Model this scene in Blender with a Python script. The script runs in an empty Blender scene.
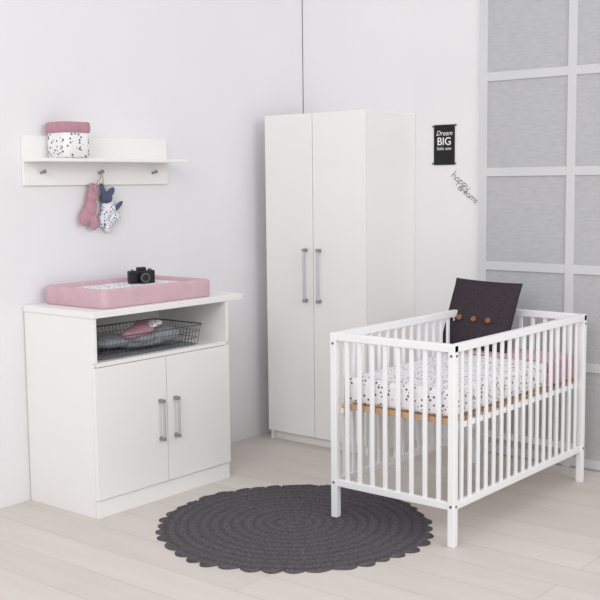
import bpy, bmesh, math, random
from mathutils import Vector, Matrix, Euler
random.seed(4)
scene=bpy.context.scene
scene.view_settings.view_transform='Standard'
scene.view_settings.look='None'
scene.view_settings.exposure=0.0

# ---------------------------------------------------------------- materials
def srgb(c):
    return tuple(((v/255)/12.92 if v/255<=0.04045 else ((v/255+0.055)/1.055)**2.4) for v in c)+(1,)
def mat(name,col,rough=0.5,metal=0.0,spec=0.4):
    m=bpy.data.materials.new(name); m.use_nodes=True
    b=m.node_tree.nodes["Principled BSDF"]
    b.inputs["Base Color"].default_value=srgb(col); b.inputs["Roughness"].default_value=rough
    b.inputs["Metallic"].default_value=metal; b.inputs["Specular IOR Level"].default_value=spec
    return m,m.node_tree,b
def N(nt,t,**kw):
    n=nt.nodes.new(t)
    for k,v in kw.items(): setattr(n,k,v)
    return n
def ramp(nt,stops,interp='LINEAR'):
    n=nt.nodes.new("ShaderNodeValToRGB"); cr=n.color_ramp; cr.interpolation=interp
    cr.elements[0].position=stops[0][0]; cr.elements[0].color=stops[0][1]
    cr.elements[1].position=stops[1][0]; cr.elements[1].color=stops[1][1]
    for p,c in stops[2:]:
        e=cr.elements.new(p); e.color=c
    return n
def noisy(name,c1,c2,scale,rough=0.6,bump=0.0,bscale=60,detail=4,spec=0.3,dist=0.002):
    m,nt,b=mat(name,c1,rough,spec=spec)
    tc=N(nt,"ShaderNodeTexCoord"); no=N(nt,"ShaderNodeTexNoise"); no.inputs["Scale"].default_value=scale; no.inputs["Detail"].default_value=detail
    r=ramp(nt,[(0.3,srgb(c1)),(0.7,srgb(c2))])
    nt.links.new(tc.outputs["Object"],no.inputs["Vector"]); nt.links.new(no.outputs["Fac"],r.inputs["Fac"]); nt.links.new(r.outputs["Color"],b.inputs["Base Color"])
    if bump:
        n2=N(nt,"ShaderNodeTexNoise"); n2.inputs["Scale"].default_value=bscale
        bp=N(nt,"ShaderNodeBump"); bp.inputs["Strength"].default_value=bump; bp.inputs["Distance"].default_value=dist
        nt.links.new(tc.outputs["Object"],n2.inputs["Vector"]); nt.links.new(n2.outputs["Fac"],bp.inputs["Height"]); nt.links.new(bp.outputs["Normal"],b.inputs["Normal"])
    return m
M_wall=noisy("wall_paint",(234,233,235),(230,229,232),1.3,0.85,0.15,90)
M_wallb=noisy("wall_paint_back",(236,235,236),(231,230,232),1.3,0.85,0.15,90)
M_white=noisy("white_laminate",(242,241,239),(239,238,236),2.0,0.45,0.05,150)
M_crib=noisy("white_lacquer",(245,245,246),(241,241,242),3.0,0.35)
M_steel,_,_=mat("brushed_steel",(205,205,208),0.35,0.6)
M_steeld,_,_=mat("satin_steel",(150,150,153),0.4,0.5)
M_bolt,_,_=mat("bolt_metal",(120,120,120),0.35,0.8)
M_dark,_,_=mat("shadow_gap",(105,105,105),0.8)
M_pink=noisy("pink_fabric",(212,180,190),(204,170,181),18,0.9,0.4,400)
M_pinkd=noisy("pink_toy_fabric",(194,150,162),(180,134,147),25,0.95,0.6,300)
M_wood=noisy("pine_wood",(208,172,136),(190,148,112),12,0.5)
M_button=noisy("button_wood",(158,104,70),(132,84,56),60,0.45)
M_black,_,_=mat("camera_black",(22,22,24),0.4)
M_blackpaper=noisy("black_card",(36,36,38),(28,28,30),10,0.7)
M_tape=noisy("tape",(45,45,45),(90,90,90),80,0.6)
M_text,_,_=mat("print_white",(235,235,235),0.7)
M_ink,_,_=mat("ink_grey",(84,88,98),0.7)
M_wire,_,_=mat("wire_grey",(100,104,112),0.4,0.6)
M_greycloth=noisy("grey_cloth",(165,167,173),(135,138,146),30,0.9,0.5,200)
M_navy=noisy("blue_grey_fabric",(96,104,128),(78,86,110),30,0.95,0.5,300)
M_string,_,_=mat("string",(150,120,105),0.9)
M_frame=noisy("panel_frame",(214,214,215),(209,209,211),3,0.6)

def dots(name,base,spot,scale,thr=0.2,keep=0.35):
    m,nt,b=mat(name,base,0.9,spec=0.15)
    tc=N(nt,"ShaderNodeTexCoord")
    v=N(nt,"ShaderNodeTexVoronoi"); v.inputs["Scale"].default_value=scale; v.inputs["Randomness"].default_value=0.85
    nt.links.new(tc.outputs["Object"],v.inputs["Vector"])
    r=ramp(nt,[(thr,(1,1,1,1)),(thr+0.06,(0,0,0,1))])
    nt.links.new(v.outputs["Distance"],r.inputs["Fac"])
    sp=N(nt,"ShaderNodeSeparateColor"); nt.links.new(v.outputs["Color"],sp.inputs[0])
    mx=N(nt,"ShaderNodeMixRGB"); mx.inputs[1].default_value=srgb(base); mx.inputs[2].default_value=srgb(spot)
    mul=N(nt,"ShaderNodeMath",operation='MULTIPLY'); gt=N(nt,"ShaderNodeMath",operation='GREATER_THAN'); gt.inputs[1].default_value=keep
    nt.links.new(sp.outputs[0],gt.inputs[0]); nt.links.new(gt.outputs[0],mul.inputs[0]); nt.links.new(r.outputs["Color"],mul.inputs[1])
    nt.links.new(mul.outputs[0],mx.inputs[0]); nt.links.new(mx.outputs[0],b.inputs["Base Color"])
    return m
M_dots=dots("dotted_cotton",(240,238,240),(80,76,84),56,0.26,0.12)
M_dots2=dots("dotted_blue_cotton",(228,229,234),(84,90,112),85,0.34,0.1)

def gauze():
    m,nt,b=mat("gauze_panel",(180,180,180),0.8,spec=0.15)
    tc=N(nt,"ShaderNodeTexCoord"); mp=N(nt,"ShaderNodeMapping"); mp.inputs["Scale"].default_value=(1,1,4)
    no=N(nt,"ShaderNodeTexNoise"); no.inputs["Scale"].default_value=22; no.inputs["Detail"].default_value=6
    r=ramp(nt,[(0.3,srgb((181,181,183))),(0.7,srgb((193,193,195)))])
    nt.links.new(tc.outputs["Object"],mp.inputs["Vector"]); nt.links.new(mp.outputs[0],no.inputs["Vector"])
    nt.links.new(no.outputs["Fac"],r.inputs["Fac"]); nt.links.new(r.outputs["Color"],b.inputs["Base Color"])
    return m
M_gauze=gauze()

def floor_mat():
    m,nt,b=mat("whitewashed_planks",(214,207,200),0.55,spec=0.3)
    tc=N(nt,"ShaderNodeTexCoord")
    br=N(nt,"ShaderNodeTexBrick"); br.offset=0.37
    br.inputs["Scale"].default_value=1.0; br.inputs["Brick Width"].default_value=2.4; br.inputs["Row Height"].default_value=0.19
    br.inputs["Mortar Size"].default_value=0.0018; br.inputs["Mortar Smooth"].default_value=0.5
    br.inputs["Color1"].default_value=srgb((221,213,207)); br.inputs["Color2"].default_value=srgb((214,206,200)); br.inputs["Mortar"].default_value=srgb((186,177,170))
    nt.links.new(tc.outputs["Object"],br.inputs["Vector"])
    mp=N(nt,"ShaderNodeMapping"); mp.inputs["Scale"].default_value=(1.2,9,1)
    no=N(nt,"ShaderNodeTexNoise"); no.inputs["Scale"].default_value=1.5; no.inputs["Detail"].default_value=6
    nt.links.new(tc.outputs["Object"],mp.inputs["Vector"]); nt.links.new(mp.outputs[0],no.inputs["Vector"])
    r=ramp(nt,[(0.3,(0.925,0.925,0.925,1)),(0.7,(1,1,1,1))])
    nt.links.new(no.outputs["Fac"],r.inputs["Fac"])
    mx=N(nt,"ShaderNodeMixRGB",blend_type='MULTIPLY'); mx.inputs[0].default_value=1
    nt.links.new(br.outputs["Color"],mx.inputs[1]); nt.links.new(r.outputs["Color"],mx.inputs[2]); nt.links.new(mx.outputs[0],b.inputs["Base Color"])
    n2=N(nt,"ShaderNodeTexNoise"); n2.inputs["Scale"].default_value=2.5
    nt.links.new(tc.outputs["Object"],n2.inputs["Vector"])
    r2=ramp(nt,[(0.3,(0.42,0.42,0.42,1)),(0.7,(0.6,0.6,0.6,1))]); nt.links.new(n2.outputs["Fac"],r2.inputs["Fac"]); nt.links.new(r2.outputs["Color"],b.inputs["Roughness"])
    return m
M_floor=floor_mat()

def knit(name,c1,c2,scale,bump=0.5,rings=False):
    m,nt,b=mat(name,c1,0.95,spec=0.05)
    tc=N(nt,"ShaderNodeTexCoord"); v=N(nt,"ShaderNodeTexVoronoi"); v.inputs["Scale"].default_value=scale
    nt.links.new(tc.outputs["Object"],v.inputs["Vector"])
    r=ramp(nt,[(0.1,srgb(c1)),(0.8,srgb(c2))]); nt.links.new(v.outputs["Distance"],r.inputs["Fac"])
    out=r.outputs["Color"]
    if rings:
        ln=N(nt,"ShaderNodeVectorMath",operation='LENGTH'); nt.links.new(tc.outputs["Object"],ln.inputs[0])
        mu=N(nt,"ShaderNodeMath",operation='MULTIPLY'); mu.inputs[1].default_value=2*math.pi/0.047; nt.links.new(ln.outputs["Value"],mu.inputs[0])
        si=N(nt,"ShaderNodeMath",operation='SINE'); nt.links.new(mu.outputs[0],si.inputs[0])
        rr=ramp(nt,[(0.0,(0.84,0.84,0.84,1)),(1.0,(1.08,1.08,1.08,1))]); 
        mr=N(nt,"ShaderNodeMapRange"); mr.inputs[1].default_value=-1; mr.inputs[2].default_value=1; nt.links.new(si.outputs[0],mr.inputs[0]); nt.links.new(mr.outputs[0],rr.inputs["Fac"])
        mx=N(nt,"ShaderNodeMixRGB",blend_type='MULTIPLY'); mx.inputs[0].default_value=1
        nt.links.new(out,mx.inputs[1]); nt.links.new(rr.outputs["Color"],mx.inputs[2]); out=mx.outputs[0]
    nt.links.new(out,b.inputs["Base Color"])
    bp=N(nt,"ShaderNodeBump"); bp.inputs["Strength"].default_value=bump; bp.inputs["Distance"].default_value=0.002; bp.invert=True
    nt.links.new(v.outputs["Distance"],bp.inputs["Height"]); nt.links.new(bp.outputs["Normal"],b.inputs["Normal"])
    return m
M_rug=knit("crochet_wool",(105,101,105),(82,78,82),130,0.6,True)
M_cush=knit("knit_charcoal",(72,64,69),(60,53,57),120,0.3)

# ---------------------------------------------------------------- helpers
def link(o,parent=None):
    bpy.context.collection.objects.link(o)
    if parent: o.parent=parent
    return o
def empty(name):
    e=bpy.data.objects.new(name,None); e.empty_display_size=0.1; return link(e)
def from_bm(name,bm,m,parent=None,smooth=False):
    bmesh.ops.recalc_face_normals(bm,faces=bm.faces)
    me=bpy.data.meshes.new(name); bm.to_mesh(me); bm.free()
    if m: me.materials.append(m)
    if smooth:
        for p in me.polygons: p.use_smooth=True
    return link(bpy.data.objects.new(name,me),parent)
def addbox(bm,x0,x1,y0,y1,z0,z1,bev=0.0,seg=2):
    t=bmesh.new(); bmesh.ops.create_cube(t,size=1.0)
    for v in t.verts:
        v.co=Vector(((x0+x1)/2+v.co.x*(x1-x0),(y0+y1)/2+v.co.y*(y1-y0),(z0+z1)/2+v.co.z*(z1-z0)))
    if bev: bmesh.ops.bevel(t,geom=list(t.edges),offset=bev,segments=seg,profile=0.5,affect='EDGES')
    me=bpy.data.meshes.new("tmp"); t.to_mesh(me); t.free(); bm.from_mesh(me); bpy.data.meshes.remove(me)
def box(name,x0,x1,y0,y1,z0,z1,m,parent=None,bev=0.0015,seg=2,smooth=False):
    bm=bmesh.new(); addbox(bm,x0,x1,y0,y1,z0,z1,bev,seg); return from_bm(name,bm,m,parent,smooth)
def boxes(name,L,m,parent=None,bev=0.0015):
    bm=bmesh.new()
    for l in L: addbox(bm,*l,bev)
    return from_bm(name,bm,m,parent)
def tubes(name,polys,r,m,parent=None,cyc=False):
    cu=bpy.data.curves.new(name,'CURVE'); cu.dimensions='3D'; cu.bevel_depth=r; cu.bevel_resolution=2; cu.use_fill_caps=True
    for P in polys:
        s=cu.splines.new('POLY'); s.points.add(len(P)-1)
        for i,p in enumerate(P): s.points[i].co=(*p,1)
        s.use_cyclic_u=cyc
    o=bpy.data.objects.new("tmpc",cu); link(o)
    dg=bpy.context.evaluated_depsgraph_get(); me=bpy.data.meshes.new_from_object(o.evaluated_get(dg)); bpy.data.objects.remove(o)
    me.name=name; me.materials.clear(); me.materials.append(m)
    for p in me.polygons: p.use_smooth=True
    return link(bpy.data.objects.new(name,me),parent)
def cyl(name,p0,p1,r,m,parent=None,r2=None,seg=24,bev=0):
    p0=Vector(p0);p1=Vector(p1);d=p1-p0
    bm=bmesh.new(); bmesh.ops.create_cone(bm,cap_ends=True,segments=seg,radius1=r,radius2=r if r2 is None else r2,depth=d.length)
    M=Matrix.Translation((p0+p1)/2)@d.to_track_quat('Z','Y').to_matrix().to_4x4()
    bmesh.ops.transform(bm,matrix=M,verts=bm.verts)
    o=from_bm(name,bm,m,parent)
    for p in o.data.polygons: p.use_smooth=len(p.vertices)==4
    return o
def blob(name,ells,m,parent=None,voxel=0.004,smooth_it=4):
    bm=bmesh.new()
    for c,rad,rot in ells:
        t=bmesh.new(); bmesh.ops.create_icosphere(t,subdivisions=3,radius=1)
        M=Matrix.Translation(c)@Euler(rot).to_matrix().to_4x4()@Matrix.Diagonal((*rad,1))
        bmesh.ops.transform(t,matrix=M,verts=t.verts)
        me=bpy.data.meshes.new("t"); t.to_mesh(me); t.free(); bm.from_mesh(me); bpy.data.meshes.remove(me)
    o=from_bm(name,bm,m,parent)
    r=o.modifiers.new("r",'REMESH'); r.mode='VOXEL'; r.voxel_size=voxel
    s=o.modifiers.new("s",'SMOOTH'); s.iterations=smooth_it
    dg=bpy.context.evaluated_depsgraph_get(); me=bpy.data.meshes.new_from_object(o.evaluated_get(dg))
    o.modifiers.clear(); o.data=me
    if not me.materials: me.materials.append(m)
    for p in me.polygons: p.use_smooth=True
    return o
def text(name,body,size,loc,rot,m,parent,ext=0.0004,align='CENTER',shear=0,bold=0.0):
    cu=bpy.data.curves.new(name,'FONT'); cu.body=body; cu.size=size; cu.align_x=align; cu.extrude=ext; cu.shear=shear; cu.offset=bold
    o=bpy.data.objects.new("tmpt",cu); link(o)
    dg=bpy.context.evaluated_depsgraph_get(); me=bpy.data.meshes.new_from_object(o.evaluated_get(dg)); bpy.data.objects.remove(o)
    me.name=name; me.materials.clear(); me.materials.append(m)
    me.transform(Matrix.Translation(loc)@Euler(rot).to_matrix().to_4x4())
    return link(bpy.data.objects.new(name,me),parent)

# ---------------------------------------------------------------- room
box("floor",-0.1,6.5,-7.0,0.1,-0.06,0.0,M_floor,bev=0)
box("wall_left",-0.1,0.0,-7.0,0.1,0.0,3.0,M_wall,bev=0)
box("wall_back",0.0,6.5,0.0,0.1,0.0,3.0,M_wallb,bev=0)
box("corner_shadow_line",0.0,0.003,-0.003,0.0,0.0,3.0,M_dark,bev=0)  # dark grey strip paints in the shadow line where the walls meet

# gauze screen window (grid panel) on the back wall
wp=empty("window_1")
X0=1.20
box("gauze",X0,3.25,-0.006,-0.001,0.0,3.0,M_gauze,wp,bev=0)
L=[]
for i in range(5):
    x=X0+i*0.495; L.append((x,x+0.045,-0.016,-0.004,0.0,3.0))
for z in (0.03,0.52,1.01,1.50,1.99,2.48):
    L.append((X0,3.225,-0.015,-0.004,z-0.02,z+0.025))
boxes("muntins",L,M_frame,wp,bev=0.002)

# ---------------------------------------------------------------- wardrobe
w=empty("wardrobe")
x0,x1,yb,yf,h=0.107,0.792,-0.002,-0.472,1.83
t=0.018
boxes("carcass",[(x0,x0+t,yf+0.02,yb,0,h-t),(x1-t,x1,yf+0.02,yb,0,h-t),(x0,x1,yf+0.02,yb,h-t,h),(x0+t,x1-t,yf+0.02,yb,0.05,0.068),(x0+t,x1-t,yb-0.006,yb,0.05,h-t)],M_white,w,0.001)
box("plinth",x0+t,x1-t,yf+0.04,yf+0.058,0,0.05,M_white,w)
xm=(x0+x1)/2-0.006
box("door_left",x0,xm-0.002,yf,yf+0.018,0.055,h-0.003,M_white,w,0.0015)
box("door_right",xm+0.002,x1,yf,yf+0.018,0.055,h-0.003,M_white,w,0.0015)
for n,x in (("handle_left",xm-0.045),("handle_right",xm+0.049)):
    tubes(n,[[(x,yf-0.028,0.815),(x,yf-0.028,1.095)]],0.0065,M_steel,w)
    for q,z in (("_cap_top",1.093),("_cap_base",0.817)):
        box(n+q,x-0.008,x+0.008,yf-0.034,yf,z-0.009,z+0.009,M_steeld,w,0.003)

# ---------------------------------------------------------------- commode
c=empty("changing_dresser")
X=0.489; ya,yb2=-2.044,-1.20; 
boxes("carcass",[(0.005,X-0.018,ya,ya+t,0,0.885),(0.005,X-0.018,yb2-t,yb2,0,0.885),
  (0.005,X-0.018,ya+t,yb2-t,0.672,0.69),(0.005,X-0.02,ya+t,yb2-t,0.075,0.093),(0.005,0.012,ya+t,yb2-t,0.093,0.885)],M_white,c,0.001)
boxes("front_edges",[(X-0.018,X,ya,ya+t,0.69,0.885),(X-0.018,X,yb2-t,yb2,0.69,0.885),(X-0.018,X,ya+t,yb2-t,0.672,0.69)],M_white,c,0.001)
box("plinth",X-0.022,X-0.007,ya,yb2,0.0,0.078,M_white,c)
box("top",0.003,X+0.004,ya-0.004,-1.10,0.886,0.915,M_white,c,0.002)
ym=-1.622
box("door_left",X-0.017,X+0.001,ya,ym-0.0018,0.082,0.669,M_white,c)
box("door_right",X-0.017,X+0.001,ym+0.0018,yb2,0.082,0.669,M_white,c)
for n,y in (("handle_left",ym-0.047),("handle_right",ym+0.047)):
    tubes(n,[[(X+0.028,y,0.295),(X+0.028,y,0.468)]],0.0065,M_steel,c)
    for q,z in (("_cap_top",0.468),("_cap_base",0.292)):
        box(n+q,X,X+0.034,y-0.008,y+0.008,z-0.009,z+0.009,M_steeld,c,0.003)

# changing mat tray
cm=empty("changing_mat")
a0,a1,b0,b1=0.035,0.457,-1.955,-1.275; zb,zt=0.916,1.0
def rrect(x0,x1,y0,y1,z,r=0.04,n=6):
    P=[]
    for (px,py,s) in ((x1-r,y1-r,0),(x0+r,y1-r,1),(x0+r,y0+r,2),(x1-r,y0+r,3)):
        for i in range(n+1):
            an=(s+i/n)*math.pi/2; P.append((px+r*math.cos(an),py+r*math.sin(an),z))
    return P
def rim():
    bm=bmesh.new(); w_=0.032
    prof=[(0.003,zb),(0.0,zb+0.006),(0.0,zt-0.010),(0.003,zt-0.003),(0.010,zt),(w_-0.010,zt),(w_-0.003,zt-0.003),(w_,zt-0.010),(w_+0.004,zb+0.03),(w_+0.006,zb+0.005)]
    rings=[[bm.verts.new(p) for p in rrect(a0+i,a1-i,b0+i,b1-i,z,max(0.03-i,0.008))] for i,z in prof]
    for A,B in zip(rings,rings[1:]):
        for k in range(len(A)):
            bm.faces.new((A[k],A[(k+1)%len(A)],B[(k+1)%len(A)],B[k]))
    bm.faces.new(rings[0])
    return from_bm("rim",bm,M_pink,cm,True)
rim()
box("pad",a0+0.038,a1-0.038,b0+0.038,b1-0.038,zb+0.012,zb+0.067,M_dots,cm,0.012,4,True)

# black camera
k=empty("photo_camera")
cx,cy,cz=0.20,-1.50,0.983
box("body",-0.02,0.02,-0.065,0.065,0,0.062,M_black,k,0.006,3)
box("top_plate",-0.014,0.014,-0.022,0.022,0.06,0.078,M_black,k,0.004,3)
cyl("lens",(0.018,0,0.03),(0.055,0,0.03),0.025,M_black,k)
cyl("lens_ring",(0.052,0,0.03),(0.057,0,0.03),0.022,M_bolt,k)
cyl("lens_glass",(0.056,0,0.03),(0.058,0,0.03),0.017,M_black,k)
cyl("dial",(0,0.045,0.06),(0,0.045,0.07),0.01,M_bolt,k)
cyl("shutter",(0,-0.045,0.06),(0,-0.045,0.068),0.007,M_bolt,k)
k.location=(cx,cy,cz); k.rotation_euler=(0,0,-0.35)

# wire basket
wb=empty("wire_basket")
bx0,bx1,by0,by1=0.13,0.482,-2.0,-1.355; bz=0.695
rings=[]
for i in range(4):
    q=i/3; ins=0.025*(1-q); rings.append(rrect(bx0+ins,bx1-ins,by0+ins,by1-ins,bz+0.095*q))
tubes("loops",rings[:3],0.0013,M_wire,wb,True)
tubes("rim",[rings[3]],0.003,M_wire,wb,True)
P=[]
n=26
for i in range(n+1):
    y=by0+0.03+(by1-by0-0.06)*i/n
    P.append([(bx1,y,bz+0.095),(bx1-0.025,y,bz),(bx0+0.025,y,bz),(bx0,y,bz+0.095)])
n=14
for i in range(n+1):
    x=bx0+0.03+(bx1-bx0-0.06)*i/n
    P.append([(x,by0,bz+0.095),(x,by0+0.025,bz),(x,by1-0.025,bz),(x,by1,bz+0.095)])
tubes("wires",P,0.0011,M_wire,wb)
bc=empty("folded_baby_cloths")
blob("pink_cloth",[((0.36,-1.66,0.785),(0.055,0.10,0.024),(0.1,0.1,0.3)),((0.31,-1.58,0.795),(0.05,0.06,0.018),(0,0.2,0)),((0.38,-1.74,0.775),(0.04,0.05,0.022),(0,0,0.4))],M_pinkd,bc,0.004,3)
blob("grey_cloth",[((0.30,-1.80,0.745),(0.10,0.12,0.03),(0,0,0.2)),((0.36,-1.52,0.75),(0.07,0.10,0.038),(0,0,0.1)),((0.30,-1.62,0.725),(0.11,0.18,0.024),(0,0,0)),((0.34,-1.66,0.75),(0.09,0.10,0.025),(0,0,0))],M_greycloth,bc,0.006,3)
blob("white_cloth",[((0.37,-1.58,0.808),(0.035,0.045,0.012),(0.2,0,0.3))],M_dots,bc,0.004,2)

# ---------------------------------------------------------------- wall shelf
s=empty("wall_shelf")
box("back_board",0.001,0.017,-2.025,-1.135,1.458,1.685,M_white,s)
box("shelf_board",0.017,0.165,-2.025,-1.135,1.565,1.581,M_white,s)
for i,y in enumerate((-1.93,-1.59,-1.24)):
    cyl("hook_%d"%(i+1),(0.017,y,1.515),(0.040,y,1.520),0.005,M_steeld,s)
    cyl("hook_knob_%d"%(i+1),(0.040,y,1.520),(0.048,y,1.522),0.009,M_steeld,s)
# storage bin
sb=empty("fabric_storage_bin")
def bin_wall(name,z0,z1,off,m):
    bm=bmesh.new(); cx,cy=0.097,-1.83; hw=0.079
    L=[]
    for (o,z) in ((off-0.006,z0),(off,z0+0.006),(off+0.002,(z0+z1)/2),(off,z1-0.004),(off-0.004,z1),(off-0.010,z1-0.004),(off-0.012,z0+0.01)):
        L.append([bm.verts.new(p) for p in rrect(cx-hw-o,cx+hw+o,cy-hw-o,cy+hw+o,z,0.035)])
    for A,B in zip(L,L[1:]):
        for k in range(len(A)): bm.faces.new((A[k],A[(k+1)%len(A)],B[(k+1)%len(A)],B[k]))
    bm.faces.new(L[0])
    if name=="body": bm.faces.new(L[-1])
    return from_bm(name,bm,m,sb,True)
bin_wall("body",1.582,1.71,-0.004,M_dots)
bin_wall("folded_cuff",1.693,1.744,0.001,M_pinkd)

# hanging toys
tp=empty("pink_cuddle_toy")
yh=-1.59
tubes("string",[[(0.036,yh-0.003,1.515),(0.040,-1.60,1.49),(0.035,-1.64,1.445)]],0.002,M_string,tp)
blob("body",[((0.034,-1.650,1.405),(0.026,0.028,0.03),(0,0,0)),((0.034,-1.628,1.44),(0.010,0.012,0.030),(0.4,0,0)),((0.034,-1.655,1.44),(0.010,0.012,0.030),(-0.2,0,0)),
  ((0.034,-1.660,1.35),(0.024,0.034,0.05),(-0.15,0,0)),((0.034,-1.69,1.31),(0.018,0.034,0.05),(-0.5,0,0)),((0.036,-1.648,1.285),(0.020,0.026,0.045),(0.1,0,0))],M_pinkd,tp,0.003,2)
tn=empty("blue_cuddle_toy")
tubes("string",[[(0.034,yh+0.003,1.520),(0.040,-1.585,1.49),(0.030,-1.575,1.43)]],0.002,M_string,tn)
blob("head_and_ears",[((0.030,-1.560,1.395),(0.029,0.032,0.030),(0,0,0)),((0.028,-1.578,1.435),(0.010,0.014,0.034),(0.3,0,0)),((0.028,-1.53,1.420),(0.010,0.018,0.034),(-0.8,0,0)),
  ((0.030,-1.49,1.35),(0.012,0.012,0.045),(-0.9,0,0))],M_navy,tn,0.003,2)
blob("body",[((0.027,-1.545,1.345),(0.026,0.042,0.04),(0,0,0)),((0.024,-1.570,1.30),(0.022,0.030,0.050),(-0.4,0,0)),((0.024,-1.51,1.305),(0.022,0.040,0.040),(0.7,0,0)),((0.024,-1.550,1.265),(0.020,0.028,0.040),(0,0,0))],M_dots2,tn,0.003,2)

# ---------------------------------------------------------------- poster + lettering
p=empty("poster")
box("card",0.915,1.045,-0.004,-0.001,1.545,1.76,M_blackpaper,p,0)
R=(math.pi/2,0,0)
text("line_1","Dream",0.036,(0.98,-0.0045,1.703),R,M_text,p,shear=0.3)
text("line_2","BIG",0.058,(0.98,-0.0045,1.652),R,M_text,p,bold=0.0006)
text("line_3","little one",0.025,(0.98,-0.0045,1.625),R,M_text,p)
boxes("tape",[(0.905,0.922,-0.0055,-0.0035,1.748,1.756),(1.038,1.056,-0.0055,-0.0035,1.752,1.760),(0.905,0.922,-0.0055,-0.0035,1.55,1.558),(1.038,1.054,-0.0055,-0.0035,1.549,1.557)],M_tape,p,0)
# thin wire handwriting: "happy dreams"
def arc(cx,cy,rx,ry,a0,a1,n=10):
    return [(cx+rx*math.cos(math.radians(a0+(a1-a0)*i/n)),cy+ry*math.sin(math.radians(a0+(a1-a0)*i/n))) for i in range(n+1)]
G={
'h':(0.62,[[(0.05,1.0),(0.02,0.0)],[(0.03,0.3)]+arc(0.25,0.32,0.2,0.18,170,0)+[(0.45,0.0),(0.58,0.05)]]),
'a':(0.62,[arc(0.25,0.25,0.22,0.25,30,390,14)+[(0.47,0.02),(0.6,0.06)]]),
'p':(0.60,[[(0.06,0.5),(0.02,-0.45)],arc(0.25,0.25,0.21,0.25,170,-170,14)]),
'y':(0.60,[[(0.03,0.5)]+arc(0.24,0.2,0.2,0.2,180,360)+[(0.46,0.5),(0.42,-0.2)]+arc(0.25,-0.28,0.17,0.17,0,-200)]),
'd':(0.62,[arc(0.25,0.25,0.22,0.25,30,390,14),[(0.50,1.0),(0.48,0.02),(0.6,0.06)]]),
'r':(0.45,[[(0.05,0.5),(0.04,0.0)],[(0.04,0.3)]+arc(0.22,0.3,0.16,0.2,170,50)]),
'e':(0.55,[[(0.05,0.25),(0.44,0.27)]+arc(0.25,0.25,0.2,0.25,5,310,14)]),
'm':(0.82,[[(0.03,0.5),(0.02,0.0)],[(0.02,0.3)]+arc(0.19,0.32,0.16,0.18,170,0)+[(0.35,0.0)],[(0.35,0.3)]+arc(0.54,0.32,0.18,0.18,170,0)+[(0.73,0.0)]]),
's':(0.45,[arc(0.22,0.37,0.15,0.12,40,250)+arc(0.2,0.12,0.16,0.13,90,-150)]),
}
wl=empty("wall_lettering")
def script_word(name,word,size,ox,oz,ang):
    polys=[]; cx=0
    for ch in word:
        wdt,S=G[ch]
        for s_ in S:
            Q=[]
            for (a,b) in s_:
                u=(cx+a+0.15*b)*size; v=b*size
                Q.append((ox+u*math.cos(ang)-v*math.sin(ang),-0.0014,oz+u*math.sin(ang)+v*math.cos(ang)))
            polys.append(Q)
        cx+=wdt
    tubes(name,polys,0.0013,M_ink,wl)
script_word("word_1","happy",0.044,1.022,1.482,-0.62)
script_word("word_2","dreams",0.040,1.062,1.418,-0.62)

# ---------------------------------------------------------------- rug
def rug():
    NT,NR=880,120
    me=bpy.data.meshes.new("round_rug"); V=[];F=[]
    n=40
    V.append((0,0,0.010))
    for i in range(1,NR+1):
        q=i/NR
        for j in range(NT):
            th=2*math.pi*j/NT
            tw=th+0.022*math.sin(5*th+0.5)+0.015*math.sin(9*th+2)
            Rm=0.560+(0.034+0.007*math.sin(4*th+1)+0.005*math.sin(11*th))*abs(math.sin(n*tw/2))**0.65
            Rm+=0.006*math.sin(3*th+1)+0.005*math.sin(7*th)+0.003*math.sin(17*th+2)
            R_=0.575*(1-q**10)+Rm*q**10
            r=q*R_
            z=0.0085+0.0020*math.cos(2*math.pi*r/0.0235)
            band=int(r/0.0235+0.5)
            if band%4==3: z-=0.006*max(0,math.cos(th*max(8,8*int(2*math.pi*band*0.0235/0.03/8))))
            else: z+=0.0012*math.cos(th*max(8,8*int(2*math.pi*band*0.0235/0.016/8)))
            z+=0.0018*q**6*math.sin(23*th+3*math.sin(3*th))
            if q>0.98: z*=max(0.3,(1-q)/0.02)
            V.append((r*math.cos(th),r*math.sin(th),max(z,0.001)))
    for j in range(NT): F.append((0,1+j,1+(j+1)%NT))
    for i in range(NR-1):
        a=1+i*NT;b=a+NT
        for j in range(NT):
            k=(j+1)%NT; F.append((a+j,b+j,b+k,a+k))
    base=len(V); a=1+(NR-1)*NT
    for j in range(NT): V.append((V[a+j][0],V[a+j][1],0.0003))
    for j in range(NT):
        k=(j+1)%NT; F.append((a+j,base+j,base+k,a+k))
    me.from_pydata(V,[],F); me.materials.append(M_rug)
    for pl in me.polygons: pl.use_smooth=True
    o=link(bpy.data.objects.new("round_rug",me)); o.location=(1.207,-1.57,0)
rug()

# ---------------------------------------------------------------- crib
cr=empty("crib")
xa,xb=1.303,1.890; yn,yfr=-1.402,-0.222; H=0.82; pw=0.0155
boxes("posts",[(x-pw,x+pw,y-pw,y+pw,(0.011 if (x==xa and y==yn) else 0.0),H-0.002) for x in (xa,xb) for y in (yn,yfr)],M_crib,cr,0.003)
L=[]
for y in (yn,yfr):
    L.append((xa-pw,xb+pw,y-0.0145,y+0.0145,H-0.032,H)); L.append((xa+pw,xb-pw,y-0.010,y+0.010,0.15,0.182))
for x in (xa,xb):
    L.append((x-0.0145,x+0.0145,yn+0.015,yfr-0.015,H-0.032,H)); L.append((x-0.010,x+0.010,yn+pw,yfr-pw,0.15,0.182))
boxes("rails",L,M_crib,cr,0.003)
L=[]
ne=8
for y in (yn,yfr):
    for i in range(1,ne+1):
        x=xa+(xb-xa)*i/(ne+1); L.append((x-0.010,x+0.010,y-0.006,y+0.006,0.175,H-0.03))
nl=17
for x in (xa,xb):
    for i in range(1,nl+1):
        y=yn+(yfr-yn)*i/(nl+1); L.append((x-0.006,x+0.006,y-0.010,y+0.010,0.175,H-0.03))
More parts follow.
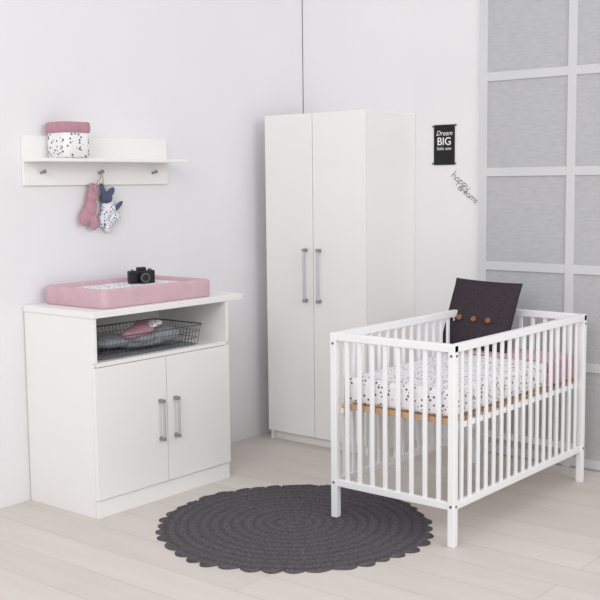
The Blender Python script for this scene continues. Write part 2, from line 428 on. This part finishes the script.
boxes("slats",L,M_crib,cr,0.003)
for i,(x,y) in enumerate(((xa,yn),(xb,yn),(xb,yfr))):
    for jz,z in enumerate((0.167,0.775)):
        if i<2: cyl("bolt_end_%d_%d"%(i,jz),(x,y-pw-0.002,z),(x,y-pw+0.002,z),0.0055,M_bolt,cr,seg=16)
        if i>0: cyl("bolt_side_%d_%d"%(i,jz),(x+pw-0.002,y,z),(x+pw+0.002,y,z),0.0055,M_bolt,cr,seg=16)
L=[(xa+0.02,xb-0.02,yn+0.018,yn+0.04,0.490,0.512),(xa+0.02,xb-0.02,yfr-0.04,yfr-0.018,0.490,0.512)]
for i in range(10):
    y=yn+0.10+i*0.105; L.append((xa+0.02,xb-0.02,y,y+0.05,0.492,0.508))
boxes("base_slats",L,M_wood,cr,0.003)
boxes("base_side_rails",[(xa+0.008,xa+0.03,yn+0.018,yfr-0.018,0.468,0.492),(xb-0.03,xb-0.008,yn+0.018,yfr-0.018,0.468,0.492)],M_crib,cr,0.003)

mt=empty("crib_mattress")
box("fitted_sheet",xa+0.027,xb-0.027,yn+0.03,yfr-0.03,0.514,0.625,M_dots,mt,0.022,5,True)
bl=empty("pink_blanket")
def blanket():
    bm=bmesh.new()
    u0,u1=-0.54,-0.27; nx,ny=60,20
    G=[]; xs=[]
    for i in range(nx+1):
        q=i/nx; s_=q*0.80-0.40
        hw=0.266
        if abs(s_)<hw: xs.append((1.5965+s_,0.630))
        else:
            d=abs(s_)-hw; xs.append((1.5965+math.copysign(hw+min(d,0.005),s_),0.630-min(d,0.115)))
    for i,(x,z) in enumerate(xs):
        row=[]
        for j in range(ny+1):
            y=u0+(u1-u0)*j/ny
            row.append(bm.verts.new((x,y+0.006*math.sin(i*0.5),z+0.002*math.sin(i*0.6+j*0.6)*(1 if z>0.62 else 0))))
        G.append(row)
    for i in range(nx):
        for j in range(ny): bm.faces.new((G[i][j],G[i+1][j],G[i+1][j+1],G[i][j+1]))
    o=from_bm("cover",bm,M_pink,bl,True)
    sm=o.modifiers.new("s",'SOLIDIFY'); sm.thickness=0.004; sm.offset=0
blanket()

# cushion
cu=empty("knitted_cushion")
def cushion():
    n=40; S=0.180; bm=bmesh.new()
    def P(i,j,side):
        u=-1+2*i/n; v=-1+2*j/n
        e=(1-abs(u)**2.6)*(1-abs(v)**2.6); th=0.054*max(e,0)**0.5
        pin=1-0.03*(1-abs(u)**2)*abs(v)**3; pin2=1-0.03*(1-abs(v)**2)*abs(u)**3
        x=u*S*pin2; z=v*S*pin
        dent=-0.006*math.exp(-((v+0.30)/0.05)**2) if side>0 else 0
        return (x*1.04,-side*(th+dent*(e>0.05)),z)
    fr=[[bm.verts.new(P(i,j,1)) for j in range(n+1)] for i in range(n+1)]
    bk=[[fr[i][j] if i in(0,n) or j in(0,n) else bm.verts.new(P(i,j,-1)) for j in range(n+1)] for i in range(n+1)]
    for i in range(n):
        for j in range(n):
            bm.faces.new((fr[i][j],fr[i+1][j],fr[i+1][j+1],fr[i][j+1]))
            bm.faces.new((bk[i][j],bk[i][j+1],bk[i+1][j+1],bk[i+1][j]))
    o=from_bm("cover",bm,M_cush,cu,True)
    for i,x in enumerate((-0.08,0.0,0.08)):
        cyl("button_%d"%(i+1),(x,-0.050,-0.040),(x,-0.062,-0.040),0.013,M_button,cu)
cushion()
cu.location=(1.420,-0.370,0.799); cu.rotation_euler=(-0.42,0.03,0.0)

# ---------------------------------------------------------------- lights
wd=bpy.data.worlds.new("world"); scene.world=wd; wd.use_nodes=True
bg=wd.node_tree.nodes["Background"]; bg.inputs[0].default_value=(0.988,0.992,1.0,1); bg.inputs[1].default_value=0.75
def area(name,loc,target,size,energy,col=(1,1,1)):
    l=bpy.data.lights.new(name,'AREA'); l.shape='RECTANGLE'; l.size=size[0]; l.size_y=size[1]; l.energy=energy; l.color=col
    o=bpy.data.objects.new(name,l); link(o); o.location=loc
    o.rotation_euler=(Vector(target)-Vector(loc)).to_track_quat('-Z','Y').to_euler(); return o
area("softbox_key",(3.2,-6.2,3.2),(0.8,-1.0,0.8),(2.6,2.2),95)
area("softbox_side",(6.0,-2.2,2.8),(0.8,-1.0,0.9),(2.4,2.0),58)

# ---------------------------------------------------------------- camera
cd=bpy.data.cameras.new("camera"); co=bpy.data.objects.new("camera",cd); link(co)
yw,pt,rl,f=0.6882,0.1097,0.0107,1064.58
fw=Vector((-math.sin(yw)*math.cos(pt),math.cos(yw)*math.cos(pt),-math.sin(pt)))
rt=Vector((math.cos(yw),math.sin(yw),0)); up=rt.cross(fw)
r2=rt*math.cos(rl)-up*math.sin(rl); u2=rt*math.sin(rl)+up*math.cos(rl)
M=Matrix((r2,u2,-fw)).transposed().to_4x4(); M.translation=Vector((4.0528,-4.9777,1.4579))
co.matrix_world=M
cd.sensor_width=36; cd.lens=36*f/600
scene.camera=co
